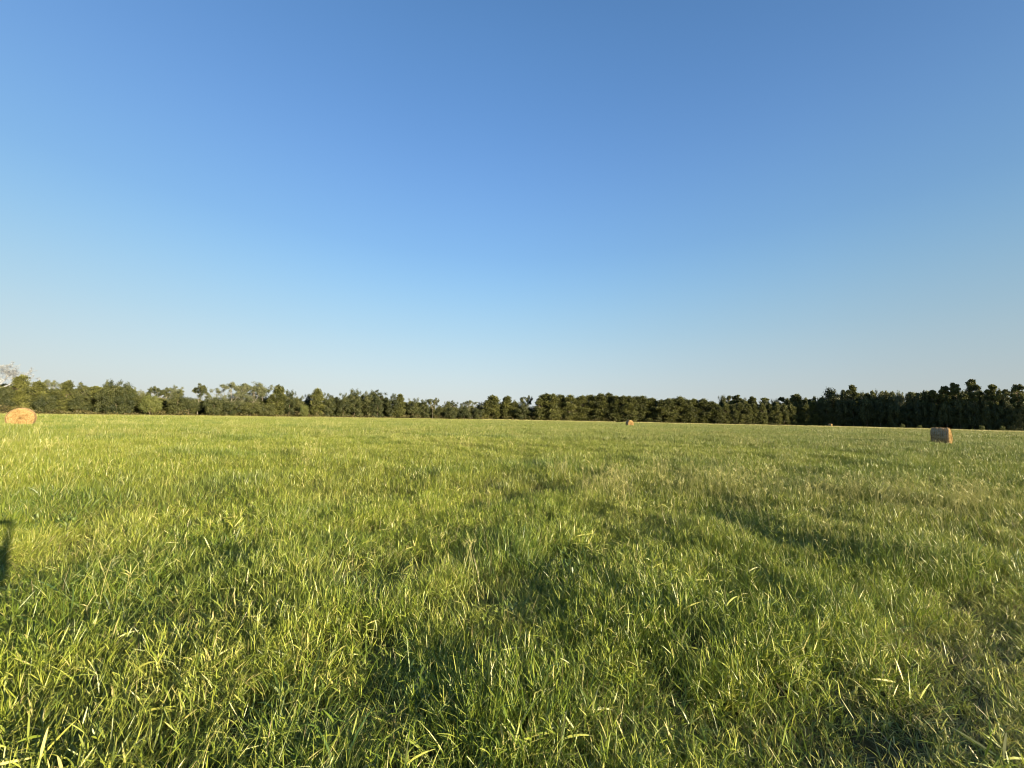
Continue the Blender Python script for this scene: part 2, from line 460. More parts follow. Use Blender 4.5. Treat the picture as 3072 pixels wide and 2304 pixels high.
def scatter(name, coll, x, y, rot, scl, pick, lu, dr, label, cat='grass', sink=0.0):
    n = len(x)
    me = bpy.data.meshes.new(name + '_points')
    me.vertices.add(n)
    z = ground_h(x, y) - sink
    me.vertices.foreach_set('co', np.stack([x, y, z], 1).astype(np.float32).ravel())
    def add(nm, typ, arr, key):
        a = me.attributes.new(nm, typ, 'POINT'); a.data.foreach_set(key, np.ascontiguousarray(arr).ravel())
    add('pick', 'INT', pick.astype(np.int32), 'value')
    add('rot', 'FLOAT_VECTOR', rot.astype(np.float32), 'vector')
    add('scl', 'FLOAT_VECTOR', scl.astype(np.float32), 'vector')
    add('lush', 'FLOAT', lu.astype(np.float32), 'value')
    add('dry', 'FLOAT', dr.astype(np.float32), 'value')
    o = bpy.data.objects.new(name, me); COL.objects.link(o)
    md = o.modifiers.new('scatter', 'NODES'); md.node_group = scatter_tree(coll)
    tag(o, label, cat, kind='stuff')
    return o

def points(rs, r0, r1, dens, half=66.0, full_r=6.0):
    """random points with polar density dens (per m2) between two radii; a full disc close to the camera, a wide sector further off"""
    area = math.pi * (r1 * r1 - r0 * r0)
    n = int(area * dens)
    r = np.sqrt(rs.uniform(r0 * r0, r1 * r1, n)); t = rs.uniform(-np.pi, np.pi, n)
    k = (np.abs(t) < R(half)) | (r < full_r)
    return r[k] * np.sin(t[k]), r[k] * np.cos(t[k])

def tilt_rot(rs, x, y, jitter=0.10, lodge=1.0):
    """rotation: random spin then leaning along a slowly varying direction, strongly in lodged patches"""
    n = len(x)
    ld = np.clip((vnoise(x, y, 1.1, 201, 55) - 0.52) * 3.2, 0, 1) * lodge
    la = vnoise(x, y, 2.6, 99, 12) * 9.0
    amt = ld * 0.85
    rx = -np.sin(la) * 0 + amt * np.cos(la) + rs.normal(0, jitter, n)
    ry = amt * np.sin(la) + rs.normal(0, jitter, n)
    return np.stack([rx, ry, rs.uniform(0, 6.283, n)], 1)

def patch_height(x, y):
    return 0.58 + 0.75 * vnoise(x, y, 0.7, 61, 23) + 0.30 * (vnoise(x, y, 2.4, 8, 44) - .5)

def dryness(x, y):
    d = np.clip((vnoise(x, y, 1.9, 51, 90) - 0.55) * 2.0, 0, .8) * .25 + .22 * seedy(x, y)
    r = np.hypot(x, y)
    edge = np.clip((r - 75) / 50, 0, 1)
    px = 1536 + F * x / np.maximum(y, 1.0)
    rim = np.clip(1 - (np.interp(px, PX, PZ) - y) / 26, 0, 1) * (y > 40)
    return np.clip(d + edge * .25 * vnoise(x, y, 25, 4, 4) + rim * np.interp(px, [0, 1500, 2400], [.25, .5, 1.0]), 0, 1)

def build_grass():
    rs = np.random.RandomState(11)
    near = source('near_tuft', [(blades(54, .115, (.13, .31), (.0020, .0044), 5, .45, (.2, 2.0), 100 + i), M_FINE) for i in range(4)]
                  + [(culms(17, .12, (.10, .26), (.035, .11), (.0026, .0058), 120 + i), M_FINE) for i in range(5)]
                  + [(culms(7, .12, (.12, .28), (.08, .17), (.0052, .0095), 140 + i, (2, 5)), M_FINE) for i in range(1)])
    mid = source('mid_tuft', [(blades(48, .16, (.15, .33), (.0038, .007), 3, .42, (.2, 1.4), 200 + i), M_MID) for i in range(4)]
                 + [(culms(18, .16, (.12, .28), (.05, .14), (.0045, .0085), 220 + i), M_MID) for i in range(3)])
    far = source('far_tuft', [(blades(90, .42, (.16, .36), (.009, .017), 2, .33, (.1, 1.0), 300 + i), M_DIST) for i in range(6)])
    vfar = source('distant_tuft', [(blades(100, 1.15, (.18, .40), (.03, .06), 2, .33, (.1, .9), 400 + i), M_DIST) for i in range(6)])

    def put(name, coll, npick, r0, r1, dens, label, jitter, lodge, half=66.0, thin_mown=True):
        x, y = points(rs, r0, r1, dens, half)
        if thin_mown:
            k = rs.rand(len(x)) > np.minimum(mown(x, y) * 1.2, .987); x, y = x[k], y[k]
        if r1 > 100:                       # stop under the trees
            px = 1536 + F * x / np.maximum(y, .1); k = y < np.interp(px, PX, PZ) + 6; x, y = x[k], y[k]
        for b in BALE_SPOTS:
            k = np.hypot(x - b[0], y - b[1]) > b[2]; x, y = x[k], y[k]
        if r1 < 30:                        # hollows between the tussocks
            gp = vnoise(x, y, .30, 33, 66) * .6 + vnoise(x, y, .75, 13, 86) * .4
            k = rs.rand(len(x)) < np.clip((gp - .27) * 6, .3, 1); x, y = x[k], y[k]
        n = len(x); lu = lush(x, y) * (.8 - .25 * np.clip(x, 0, 1))
        h = patch_height(x, y) * (1 + .25 * lu) * rs.uniform(.85, 1.15, n)
        w = rs.uniform(.85, 1.15, n)
        scatter(name, coll, x, y, tilt_rot(rs, x, y, jitter, lodge), np.stack([w, w, h], 1), rs.randint(0, npick, n), lu, dryness(x, y), label)
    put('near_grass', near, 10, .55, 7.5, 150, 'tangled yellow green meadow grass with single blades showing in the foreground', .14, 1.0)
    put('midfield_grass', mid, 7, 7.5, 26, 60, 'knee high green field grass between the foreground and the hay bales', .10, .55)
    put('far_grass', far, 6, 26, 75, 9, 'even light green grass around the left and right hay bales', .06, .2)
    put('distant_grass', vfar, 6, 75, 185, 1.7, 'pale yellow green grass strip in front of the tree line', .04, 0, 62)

    pale = source('margin_tuft', [(blades(60, .9, (.35, .75), (.03, .06), 2, .3, (.1, .8), 950 + i), M_SEED) for i in range(4)])
    n = 2600; px = rs.uniform(1450, 3300, n); k = rs.rand(n) < np.interp(px, [1450, 2300, 2500], [.2, .45, 1]); px = px[k]; n = len(px)
    d = np.interp(px, PX, PZ) - rs.uniform(10, 24, n); x = (px - 1536) / F * d; y = d
    scatter('field_margin_grass', pale, x, y, np.stack([0 * x, 0 * x, rs.uniform(0, 6.28, n)], 1), np.stack([1 + 0 * x, 1 + 0 * x, rs.uniform(.7, 1.15, n)], 1),
            rs.randint(0, 4, n), 0 * x, rs.rand(n), 'thin pale straw coloured strip of tall grass before the dark wood')

    # broad bladed lush clumps
    broad = source('broad_tuft', [(blades(9, .06, (.16, .38), (.006, .014), 6, .5, (.4, 1.9), 500 + i), M_BROAD) for i in range(6)])
    x, y = points(rs, .9, 26, 13, 64)
    lu = lush(x, y); r = np.hypot(x, y)
    left = np.clip((-x + .5) / 3, 0, 1)
    p = (lu * .6 + .06 + .22 * left * (r < 6)) * np.clip(1.25 - r / 30, .3, 1) * (1 - mown(x, y))
    k = rs.rand(len(x)) < p; x, y, lu = x[k], y[k], lu[k]; n = len(x)
    s = rs.uniform(.6, 1.15, n) * (0.85 + .3 * lu)
    scatter('broad_leaf_grass', broad, x, y, tilt_rot(rs, x, y, .18, .6), np.stack([s, s, s], 1), rs.randint(0, 6, n), lu, dryness(x, y) * .5,
            'clumps of broader dark green grass leaves among the finer grass')

    # seed stalks
    st = source('seed_stalk', [(seed_stalks(7, .16, (.42, .78), 600 + i, 1.0), M_SEED) for i in range(5)])
    x, y = points(rs, 2.6, 12, 22, 64)
    p = (seedy(x, y) * .5 * (x > 1) + .012) * (1 - mown(x, y)); k = rs.rand(len(x)) < p; x, y = x[k], y[k]; n = len(x)
    s = rs.uniform(.65, 1.1, n)
    scatter('seed_grass', st, x, y, tilt_rot(rs, x, y, .12, .5), np.stack([s, s, s], 1), rs.randint(0, 5, n), lush(x, y) * .5, dryness(x, y),
            'thin straw coloured seed stalks rising above the grass')
    st2 = source('far_seed_stalk', [(seed_stalks(9, .35, (.42, .72), 650 + i, 1.7), M_SEED) for i in range(4)])
    x, y = points(rs, 12, 60, 2.6, 64)
    p = seedy(x, y) * .3 + .03; k = rs.rand(len(x)) < p; x, y = x[k], y[k]; n = len(x)
    s = rs.uniform(.65, 1.05, n)
    scatter('midfield_seed_grass', st2, x, y, tilt_rot(rs, x, y, .10, .3), np.stack([s, s, s], 1), rs.randint(0, 4, n), lush(x, y) * .5, dryness(x, y),
            'pale seed heads scattered over the middle of the field')

    # low leafy weeds
    wd = source('weed_sprig', [(weed(700 + i), M_WEED) for i in range(5)])
    x, y = points(rs, .9, 9, 9, 64)
    p = (np.clip((vnoise(x, y, .7, 5, 77) - .55) * 2.2, 0, 1) * .4 + .01) * (mown(x, y) < .05) * (x < 1.2); k = rs.rand(len(x)) < p; x, y = x[k], y[k]; n = len(x)
    s = rs.uniform(.7, 1.3, n)
    scatter('leafy_weeds', wd, x, y, tilt_rot(rs, x, y, .15, .2), np.stack([s, s, s], 1), rs.randint(0, 5, n), lush(x, y) * .6, dryness(x, y) * .4,
            'small leafy green weeds growing between the grass blades', 'weeds')

    # dead thatch lying under the tall grass, and the mown verge
    th = source('thatch_tuft', [(blades(34, .16, (.08, .26), (.002, .005), 3, 1.25, (-.2, .6), 800 + i), M_DRY) for i in range(4)])
    x, y = points(rs, .5, 9, 26, 70); n = len(x)
    k = rs.rand(n) < .40 + .15 * mown(x, y); x, y = x[k], y[k]; n = len(x)
    s = rs.uniform(.7, 1.2, n); z = s * rs.uniform(.6, 1.6, n) * (1 - .65 * mown(x, y))
    scatter('dry_thatch', th, x, y, np.stack([rs.normal(0, .1, n), rs.normal(0, .1, n), rs.uniform(0, 6.28, n)], 1), np.stack([s, s, z], 1),
            rs.randint(0, 4, n), lush(x, y) * .3, rs.rand(n), 'matted dry brown thatch lying at the foot of the grass')
    sh = source('short_tuft', [(culms(20, .11, (.04, .15), (.03, .10), (.0025, .005), 850 + i), M_FINE) for i in range(4)]
                + [(blades(40, .11, (.05, .15), (.002, .0045), 3, .9, (.1, 1.2), 860 + i), M_DRY) for i in range(4)])
    x, y = points(rs, .4, 16, 230, 75)
    k = rs.rand(len(x)) < np.clip(mown(x, y) * 2.2, 0, 1) * (.85 + .15 * np.clip((vnoise(x, y, .35, 3, 3) - .25) * 3, 0, 1)); x, y = x[k], y[k]; n = len(x)
    s = rs.uniform(.7, 1.3, n)
    scatter('mown_grass', sh, x, y, tilt_rot(rs, x, y, .2, .2), np.stack([s, s, s * rs.uniform(.45, .85, n)], 1), rs.randint(0, 8, n), lush(x, y) * .4, np.clip(rs.rand(n) * .85 + .1, 0, 1),
            'short worn grass mixed with tan straw at the lower right corner')

# ------------------------------------------------------------------ hay bales: (photo x, depth, axis azimuth in degrees)
BALES = [
    (64, 30.5, 127.0 + 3, 'large golden round hay bale with its flat end to the camera at left edge'),
    (1889, 84.0, 163.0, 'distant orange round hay bale in the middle with shaded left side'),
    (2819, 30.5, 145.5, 'grey brown round hay bale seen side on before the dark wood'),
    (2490, 150.0, 150.0, 'tiny far pale hay bale where pine row meets dark wood'),
]
BALE_SPOTS = []
for px, d, az, lab in BALES:
    q = at(px, 1250, d); BALE_SPOTS.append((q.x, q.y, .72))
build_grass()

def hay_mats():
    out_ = []
    for nm, lo, mid_, hi, stretch in (('hay_end', (0.11, 0.07, 0.028), (0.28, 0.185, 0.080), (0.38, 0.29, 0.14), 0), ('hay_side', (0.15, 0.095, 0.045), (0.34, 0.235, 0.125), (0.47, 0.36, 0.21), 1)):
        m, nt, o = new_mat(nm)
        tc = N(nt, 'ShaderNodeTexCoord')
        a = N(nt, 'ShaderNodeAttribute', attribute_name='col')
        sp = N(nt, 'ShaderNodeSeparateColor'); nt.links.new(a.outputs['Color'], sp.inputs[0])
        n1 = N(nt, 'ShaderNodeTexNoise', i_Scale=5.0, i_Detail=9.0, i_Roughness=0.75)
        mp = N(nt, 'ShaderNodeMapping'); nt.links.new(tc.outputs['Object'], mp.inputs[0])
        mp.inputs['Scale'].default_value = (2.5, 1, 1) if stretch else (1, 1, 1)
        nt.links.new(mp.outputs[0], n1.inputs['Vector'])
        n2 = N(nt, 'ShaderNodeTexNoise', i_Scale=40.0, i_Detail=4.0); nt.links.new(tc.outputs['Object'], n2.inputs['Vector'])
        f = math_n(nt, 'ADD', math_n(nt, 'MULTIPLY', n1.outputs[0], .7), math_n(nt, 'MULTIPLY', n2.outputs[0], .3))
        f = math_n(nt, 'ADD', f, math_n(nt, 'MULTIPLY', math_n(nt, 'SUBTRACT', sp.outputs[0], .5), .25))
        c = ramp(nt, f, [(0.32, lo), (0.5, mid_), (0.68, hi)])
        b = N(nt, 'ShaderNodeBsdfDiffuse'); nt.links.new(c, b.inputs[0])
        bp = N(nt, 'ShaderNodeBump', i_Strength=0.8, i_Distance=0.05); nt.links.new(f, bp.inputs['Height'])
        nt.links.new(bp.outputs[0], b.inputs['Normal'])
        nt.links.new(b.outputs[0], o.inputs[0]); out_.append(m)
    m, nt, o = new_mat('bale_twine')
    b = N(nt, 'ShaderNodeBsdfDiffuse'); b.inputs[0].default_value = (.34, .32, .28, 1); nt.links.new(b.outputs[0], o.inputs[0]); out_.append(m)
    return out_
M_HEND, M_HSIDE, M_TWINE = hay_mats()
BR, BL = 0.76, 0.98
def bale_parts(seed):
    rs = np.random.RandomState(seed)
    na, nl, nr = 96, 26, 22
    def rad(a, s):
        base = BR * (1 + .025 * np.sin(2 * a + seed) + .012 * np.sin(5 * a + s * 3 + seed) + .014 * np.sin(s * 19 + a * 2))
        return base
    def squash(x, y, z):
        # x along the axis; z up; sag onto the ground
        z2 = z + BR * .93
        z2 = np.where(z2 < .12, .12 + (z2 - .12) * .35, z2)
        wid = 1 + .06 * np.clip((.8 - z2) / .8, 0, 1)
        return x, y * wid, z2
    a = np.linspace(0, 2 * np.pi, na, endpoint=False)
    s = np.linspace(-.5, .5, nl)
    A, Sg = np.meshgrid(a, s, indexing='ij')
    r = rad(A, Sg) + rs.normal(0, .008, A.shape) - .05 * np.abs(Sg * 2) ** 8
    X, Y, Z = squash(Sg * BL + rs.normal(0, .004, A.shape), r * np.sin(A), r * np.cos(A))
    v = np.stack([X, Y, Z], -1).reshape(-1, 3)
    i = np.arange(na)[:, None] * nl; i2 = ((np.arange(na) + 1) % na)[:, None] * nl; j = np.arange(nl - 1)[None, :]
    f = np.stack([i + j, i + j + 1, i2 + j + 1, i2 + j], -1).reshape(-1, 4)
    c = np.repeat(rs.rand(len(v))[:, None], 3, 1)
    parts = [(v, f, c)]
    # loose straw standing off the wrapped side
    def straws(n, side):
        aa = rs.rand(n) * 2 * np.pi
        if side:
            ss = rs.uniform(-.5, .5, n); rr = rad(aa, ss) - .01
            p = np.stack(squash(ss * BL, rr * np.sin(aa), rr * np.cos(aa)), -1)
            nrm = np.stack([rs.normal(0, .7, n), np.sin(aa), np.cos(aa)], -1)
            nrm += rs.normal(0, .8, (n, 3))
        else:
            rr = BR * np.sqrt(rs.rand(n)) * .98
            sg = np.where(rs.rand(n) < .5, -1, 1)
            p = np.stack(squash(sg * (BL * .5 + .0), rr * np.sin(aa), rr * np.cos(aa)), -1)
            nrm = np.stack([sg * .8, np.zeros(n), np.zeros(n)], -1) + rs.normal(0, .9, (n, 3))
        nrm /= np.linalg.norm(nrm, axis=1)[:, None]
        L = rs.uniform(.03, .10, n)[:, None]
        sd_ = np.cross(nrm, rs.normal(0, 1, (n, 3))); sd_ /= np.linalg.norm(sd_, axis=1)[:, None]
        w = .004
        v = np.stack([p - sd_ * w, p + sd_ * w, p + nrm * L + sd_ * w * .6, p + nrm * L - sd_ * w * .6], 1).reshape(-1, 3)
        f = np.arange(n * 4).reshape(-1, 4)
        return v, f, np.repeat(rs.rand(n), 4)[:, None] * np.ones(3)
    side = join(parts + [straws(2600, True)])
    ends = []
    for sg in (-1, 1):
        t = np.linspace(0.0, 1, nr)
        T, A2 = np.meshgrid(t, a, indexing='ij')
        rr = rad(A2, np.full_like(A2, .5 * sg)) * T - .05 * T
        # wound layers: shallow spiral ridges, loose outer edge
        spiral = .012 * np.sin(T * 55 + A2 * 1) + rs.normal(0, .010, T.shape) + .02 * np.sin(A2 * 3 + seed) * T
        xx = sg * (BL * .5 + .035 * (1 - T ** 3) + spiral * np.clip((1 - T) * 8, 0, 1))
        X, Y, Z = squash(xx, rr * np.sin(A2), rr * np.cos(A2))
        v = np.stack([X, Y, Z], -1).reshape(-1, 3)
        i = np.arange(nr - 1)[:, None] * na; j = np.arange(na)[None, :]; j2 = (j + 1) % na
        f = np.stack([i + j, i + na + j, i + na + j2, i + j2], -1).reshape(-1, 4)
        c = (.5 + .5 * np.sin(T * 55 + A2) * .6 + rs.normal(0, .2, T.shape)).reshape(-1, 1) * np.ones(3)
        ends.append((v, f, c))
    st = straws(1800, False)
    ms = quad_mesh('bale_side', *side, smooth=False)
    e0 = quad_mesh('bale_end', *join([ends[0], (st[0][:3600], st[1][:900], st[2][:3600])]))
    e1 = quad_mesh('bale_end', *join([ends[1], (st[0][3600:], st[1][:900], st[2][3600:])]))
    # twine bands
    tw = []
    for q in np.linspace(-.42, .42, 9):
        aa = np.linspace(0, 2 * np.pi, 73)
        rr = rad(aa, np.full(73, q)) + .006
        X, Y, Z = squash(np.full(73, q * BL), rr * np.sin(aa), rr * np.cos(aa))
        tw.append(ribbon(np.stack([X, Y, Z], -1), .012, (1, 0, 0), (.5, .5)))
    mt = quad_mesh('bale_twine', *join(tw))
    return ms, e0, e1, mt
for bi, (px, d, az, lab) in enumerate(BALES):
    q = at(px, 1250, d)
    root = bpy.data.objects.new('hay_bale', None); COL.objects.link(root)
    root.location = (q.x, q.y, float(ground_h(q.x, q.y)) - .02)
    root.rotation_euler = (0, 0, R(90 - az))
    tag(root, lab, 'hay bale', 'round hay bales on the field')
    ms, e0, e1, mt = bale_parts(bi + 1)
    link('wound_side', ms, M_HSIDE, root)
    link('end_face', e0, M_HEND, root); link('end_face', e1, M_HEND, root)
    link('twine', mt, M_TWINE, root)

# ------------------------------------------------------------------ trees
def foliage_mat(name, lo, mid_, hi, trans=0.25, gloss=0.03):
    m, nt, out = new_mat(name)
    a = N(nt, 'ShaderNodeAttribute', attribute_name='col')
    sp = N(nt, 'ShaderNodeSeparateColor'); nt.links.new(a.outputs['Color'], sp.inputs[0])
    oi = N(nt, 'ShaderNodeObjectInfo')
    f = math_n(nt, 'ADD', math_n(nt, 'MULTIPLY', sp.outputs[0], .55), math_n(nt, 'MULTIPLY', sp.outputs[1], .45))
    f = math_n(nt, 'ADD', f, math_n(nt, 'MULTIPLY', math_n(nt, 'SUBTRACT', oi.outputs['Random'], .5), .35), clamp=True)
    c = ramp(nt, f, [(0.1, lo), (0.5, mid_), (0.9, hi)])
    leafy_shader(nt, out, c, trans, gloss, .6)
    return m
def bark_mat(name, a_, b_):
    m, nt, out = new_mat(name)
    tc = N(nt, 'ShaderNodeTexCoord')
    n1 = N(nt, 'ShaderNodeTexNoise', i_Scale=3.0, i_Detail=6.0); nt.links.new(tc.outputs['Object'], n1.inputs['Vector'])
    c = ramp(nt, n1.outputs[0], [(0.35, a_), (0.65, b_)])
    d = N(nt, 'ShaderNodeBsdfDiffuse'); nt.links.new(c, d.inputs[0]); nt.links.new(d.outputs[0], out.inputs[0])
    return m
M_PINE = foliage_mat('pine_needles', (0.034, 0.042, 0.009), (0.078, 0.088, 0.018), (0.15, 0.155, 0.038), .18)
M_LEAF = foliage_mat('broad_leaves', (0.018, 0.028, 0.006), (0.044, 0.054, 0.012), (0.092, 0.098, 0.026), .12)
M_LIGHT = foliage_mat('light_leaves', (0.045, 0.062, 0.010), (0.085, 0.105, 0.020), (0.135, 0.15, 0.036))
M_PALE = foliage_mat('pale_leaves', (0.07, 0.085, 0.035), (0.11, 0.125, 0.055), (0.17, 0.18, 0.09))
M_BRUSH = foliage_mat('dry_brush', (0.06, 0.055, 0.016), (0.12, 0.105, 0.032), (0.21, 0.175, 0.065))
M_BARK = bark_mat('grey_bark', (0.10, 0.08, 0.055), (0.20, 0.17, 0.125))
M_PALEBARK = bark_mat('pale_bark', (0.16, 0.145, 0.11), (0.28, 0.26, 0.21))
M_WHITE = bark_mat('bleached_wood', (0.14, 0.15, 0.16), (0.38, 0.40, 0.42))

def leaves(clumps, n, size, seed, needle=False, shell=.45, out_bias=1.0):
    rs = np.random.RandomState(seed)
    C = np.array(clumps, float)
    wgt = (C[:, 3] * C[:, 4] * C[:, 5]) ** (2 / 3.); wgt /= wgt.sum()
    k = rs.choice(len(C), n, p=wgt)
    d = rs.normal(0, 1, (n, 3)); d /= np.linalg.norm(d, axis=1)[:, None]
    rr = shell + (1 - shell) * rs.rand(n) ** .6
    rr *= 1 + rs.normal(0, .16, n)
    p = C[k, :3] + d * C[k, 3:6] * rr[:, None]
    p[:, 2] = np.maximum(p[:, 2], .05)
    nrm = d * out_bias + rs.normal(0, .55, (n, 3)) + np.array([0, 0, .25])
    nrm /= np.linalg.norm(nrm, axis=1)[:, None]
    s = rs.uniform(size * .55, size * 1.3, n)[:, None]
    if needle:      # tufts pointing outwards and up
        ax = d + rs.normal(0, .45, (n, 3)) + np.array([0, 0, .55]); ax /= np.linalg.norm(ax, axis=1)[:, None]
        sd_ = np.cross(ax, rs.normal(0, 1, (n, 3))); sd_ /= np.linalg.norm(sd_, axis=1)[:, None]
        a_, b_ = ax * s * 1.0, sd_ * s * .34
        v = np.stack([p - b_ * .6, p + b_ * .6, p + a_ + b_, p + a_ - b_], 1)
    else:
        u = np.cross(nrm, rs.normal(0, 1, (n, 3))); u /= np.linalg.norm(u, axis=1)[:, None]
        w = np.cross(nrm, u)
        a_, b_ = u * s * .5, w * s * .36
        v = np.stack([p - a_, p - b_ , p + a_, p + b_], 1)
    f = np.arange(n * 4).reshape(-1, 4)
    cr = rs.rand(len(C))
    c = np.stack([np.repeat(cr[k], 4), np.repeat(rs.rand(n), 4), np.repeat(rs.rand(n), 4)], 1)
    return v.reshape(-1, 3), f, c

def tubes(segs, sides=5):
    """segs: list of (p0, p1, r0, r1)"""
    P0 = np.array([s[0] for s in segs], float); P1 = np.array([s[1] for s in segs], float)
    r0 = np.array([s[2] for s in segs]); r1 = np.array([s[3] for s in segs])
    d = P1 - P0; d /= np.linalg.norm(d, axis=1)[:, None] + 1e-9
    ref = np.where(np.abs(d[:, 2:3]) > .9, np.array([[1., 0, 0]]), np.array([[0, 0, 1.]]))
    u = np.cross(d, ref); u /= np.linalg.norm(u, axis=1)[:, None]; w = np.cross(d, u)
    a = np.linspace(0, 2 * np.pi, sides, endpoint=False)
    ring = u[:, None, :] * np.cos(a)[None, :, None] + w[:, None, :] * np.sin(a)[None, :, None]
    v = np.stack([P0[:, None] + ring * r0[:, None, None], P1[:, None] + ring * r1[:, None, None]], 1).reshape(-1, 3)
    n = len(segs); b = (np.arange(n) * sides * 2)[:, None]; j = np.arange(sides)[None, :]; j2 = (j + 1) % sides
    f = np.stack([b + j, b + j2, b + sides + j2, b + sides + j], -1).reshape(-1, 4)
    return v, f, np.full((len(v), 3), .5)

def trunk_segs(rs, H, r, wob=.25, n=7):
    p = np.array([0, 0, -.2]); out_ = []; rr = r
    for i in range(n):
        q = np.array([rs.normal(0, wob) * (i + 1) / n, rs.normal(0, wob) * (i + 1) / n, H * (i + 1) / n]); r2 = r * (1 - .82 * (i + 1) / n)
        out_.append((p, q, rr, r2)); p, rr = q, r2
    return out_

def grow(rs, p, d, L, r, depth, segs, tips, spread=.6, up=.15, kids=(2, 4), shrink=.68):
    n = 3; q = p.copy(); dd = d.copy(); rr = r
    for i in range(n):
        dd = dd + rs.normal(0, .13, 3) + np.array([0, 0, up * .3]); dd /= np.linalg.norm(dd)
        q2 = q + dd * L / n; r2 = rr * .84
        segs.append((q, q2, rr, r2)); q, rr = q2, r2
        if depth > 0 and i > 0:
            e = dd + rs.normal(0, spread, 3); e[2] += up; e /= np.linalg.norm(e)
            grow(rs, q, e, L * shrink * rs.uniform(.7, 1), rr * .6, depth - 1, segs, tips, spread, up, kids, shrink)
    if depth == 0: tips.append(q); return
    for k in range(rs.randint(*kids)):
        e = dd + rs.normal(0, spread, 3); e[2] += up; e /= np.linalg.norm(e)
        grow(rs, q, e, L * shrink * rs.uniform(.75, 1.1), rr * .75, depth - 1, segs, tips, spread, up, kids, shrink)

PROTO = {}
def proto(kind, i, name, trunk, crown, tmat, cmat, extra=None):
    PROTO.setdefault(kind, []).append((name, quad_mesh(name + '_trunk', *trunk, smooth=True), quad_mesh(name + '_crown', *crown) if crown else None, tmat, cmat, extra))

# every prototype is 10 m tall and is scaled to each tree's own height
for i in range(5):      # dense planted pine, foliage nearly to the ground, rounded bristly top
    rs = np.random.RandomState(1000 + i); cl = []
    cl.append((0, 0, 9.4, .32, .32, .7))
    for k in range(5): cl.append((rs.normal(0, .9), rs.normal(0, .9), rs.uniform(8.0, 9.2), .28, .28, .6))
    for z in np.linspace(1.0, 8.9, 15):
        rad = 2.35 * (1 - (z / 10.4) ** 2.6) * rs.uniform(.75, 1.1)
        if z < 2.2: rad *= .8
        for k in range(rs.randint(3, 6)):
            a = rs.rand() * 6.283; r_ = rad * rs.uniform(.35, 1)
            cl.append((r_ * math.cos(a), r_ * math.sin(a), z + rs.normal(0, .3), rs.uniform(.6, 1.0), rs.uniform(.6, 1.0), rs.uniform(.45, .85)))
    tr = trunk_segs(rs, 9.2, .16, .12)
    for k in range(14):
        z = rs.uniform(1.2, 7.5); a = rs.rand() * 6.283; l = rs.uniform(1.2, 2.2)
        tr.append((np.array([0, 0, z]), np.array([l * math.cos(a), l * math.sin(a), z + .5]), .05, .02))
    proto('pine', i, 'pine', tubes(tr), leaves(cl, 13000, .22, 10 + i, True, .2), M_BARK, M_PINE)
for i in range(4):      # tall old pine: bare trunk, flat cloud-like tiers with gaps
    rs = np.random.RandomState(1100 + i); cl = []; tr = trunk_segs(rs, 9.6, .17, .25)
    tiers = [(9.45, 1.2), (8.9, 2.0), (8.1, 2.5), (7.0, 2.4), (5.8, 2.2), (4.6, 1.8)]
    for z, rad in tiers[:6 - (i % 2)]:
        for k in range(rs.randint(4, 7)):
            a = rs.rand() * 6.283; r_ = rad * rs.uniform(.15, 1); zz = z + rs.normal(0, .22)
            s_ = rs.uniform(.55, 1.0)
            cl.append((r_ * math.cos(a), r_ * math.sin(a), zz, s_, s_, s_ * .42))
            tr.append((np.array([0, 0, zz - .8]), np.array([r_ * math.cos(a), r_ * math.sin(a), zz - .1]), .06, .025))
    proto('tallpine', i, 'tall_pine', tubes(tr), leaves(cl, 9000, .22, 40 + i, True, .05), M_BARK, M_PINE)
for i in range(5):      # dense broadleaf tree, lumpy crown reaching the ground
    rs = np.random.RandomState(1200 + i); cl = []
    for k in range(46):
        d = rs.normal(0, 1, 3); d /= np.linalg.norm(d); u = rs.uniform(.45, .95)
        z = 5.0 + d[2] * 4.3 * u
        wd = 3.0 * (1 - .25 * abs(z - 4) / 5)
        cl.append((d[0] * wd * u, d[1] * wd * u, z, *(rs.uniform(.75, 1.35, 3) * np.array([1, 1, .85]))))
    for k in range(5): cl.append((rs.normal(0, 1.2), rs.normal(0, 1.2), rs.uniform(8.2, 9.2), .6, .6, .8))
    for k in range(10):
        a = rs.rand() * 6.283; cl.append((2.3 * math.cos(a), 2.3 * math.sin(a), rs.uniform(.6, 1.6), .9, .9, .9))
    tr = trunk_segs(rs, 7, .22, .3)
    proto('broad', i, 'broadleaf', tubes(tr), leaves(cl, 11000, .25, 70 + i, False, .3), M_BARK, M_LEAF)
for i in range(3):      # round leafy shrub tree in lighter green
    rs = np.random.RandomState(1300 + i); cl = []
    for k in range(34):
        d = rs.normal(0, 1, 3); d /= np.linalg.norm(d); u = rs.uniform(.5, .95)
        cl.append((d[0] * 5 * u, d[1] * 5 * u, max(.8, 4.9 + d[2] * 4.4 * u), *rs.uniform(1.2, 2.0, 3)))
    tr = trunk_segs(rs, 6, .3, .3)
    L_ = leaves(cl, 9000, .38, 90 + i, False, .35)
    proto('bush', i, 'bushy', tubes(tr), L_, M_BARK, M_LIGHT)
    proto('darkbush', i, 'dark_bushy', tubes(tr), L_, M_BARK, M_LEAF)
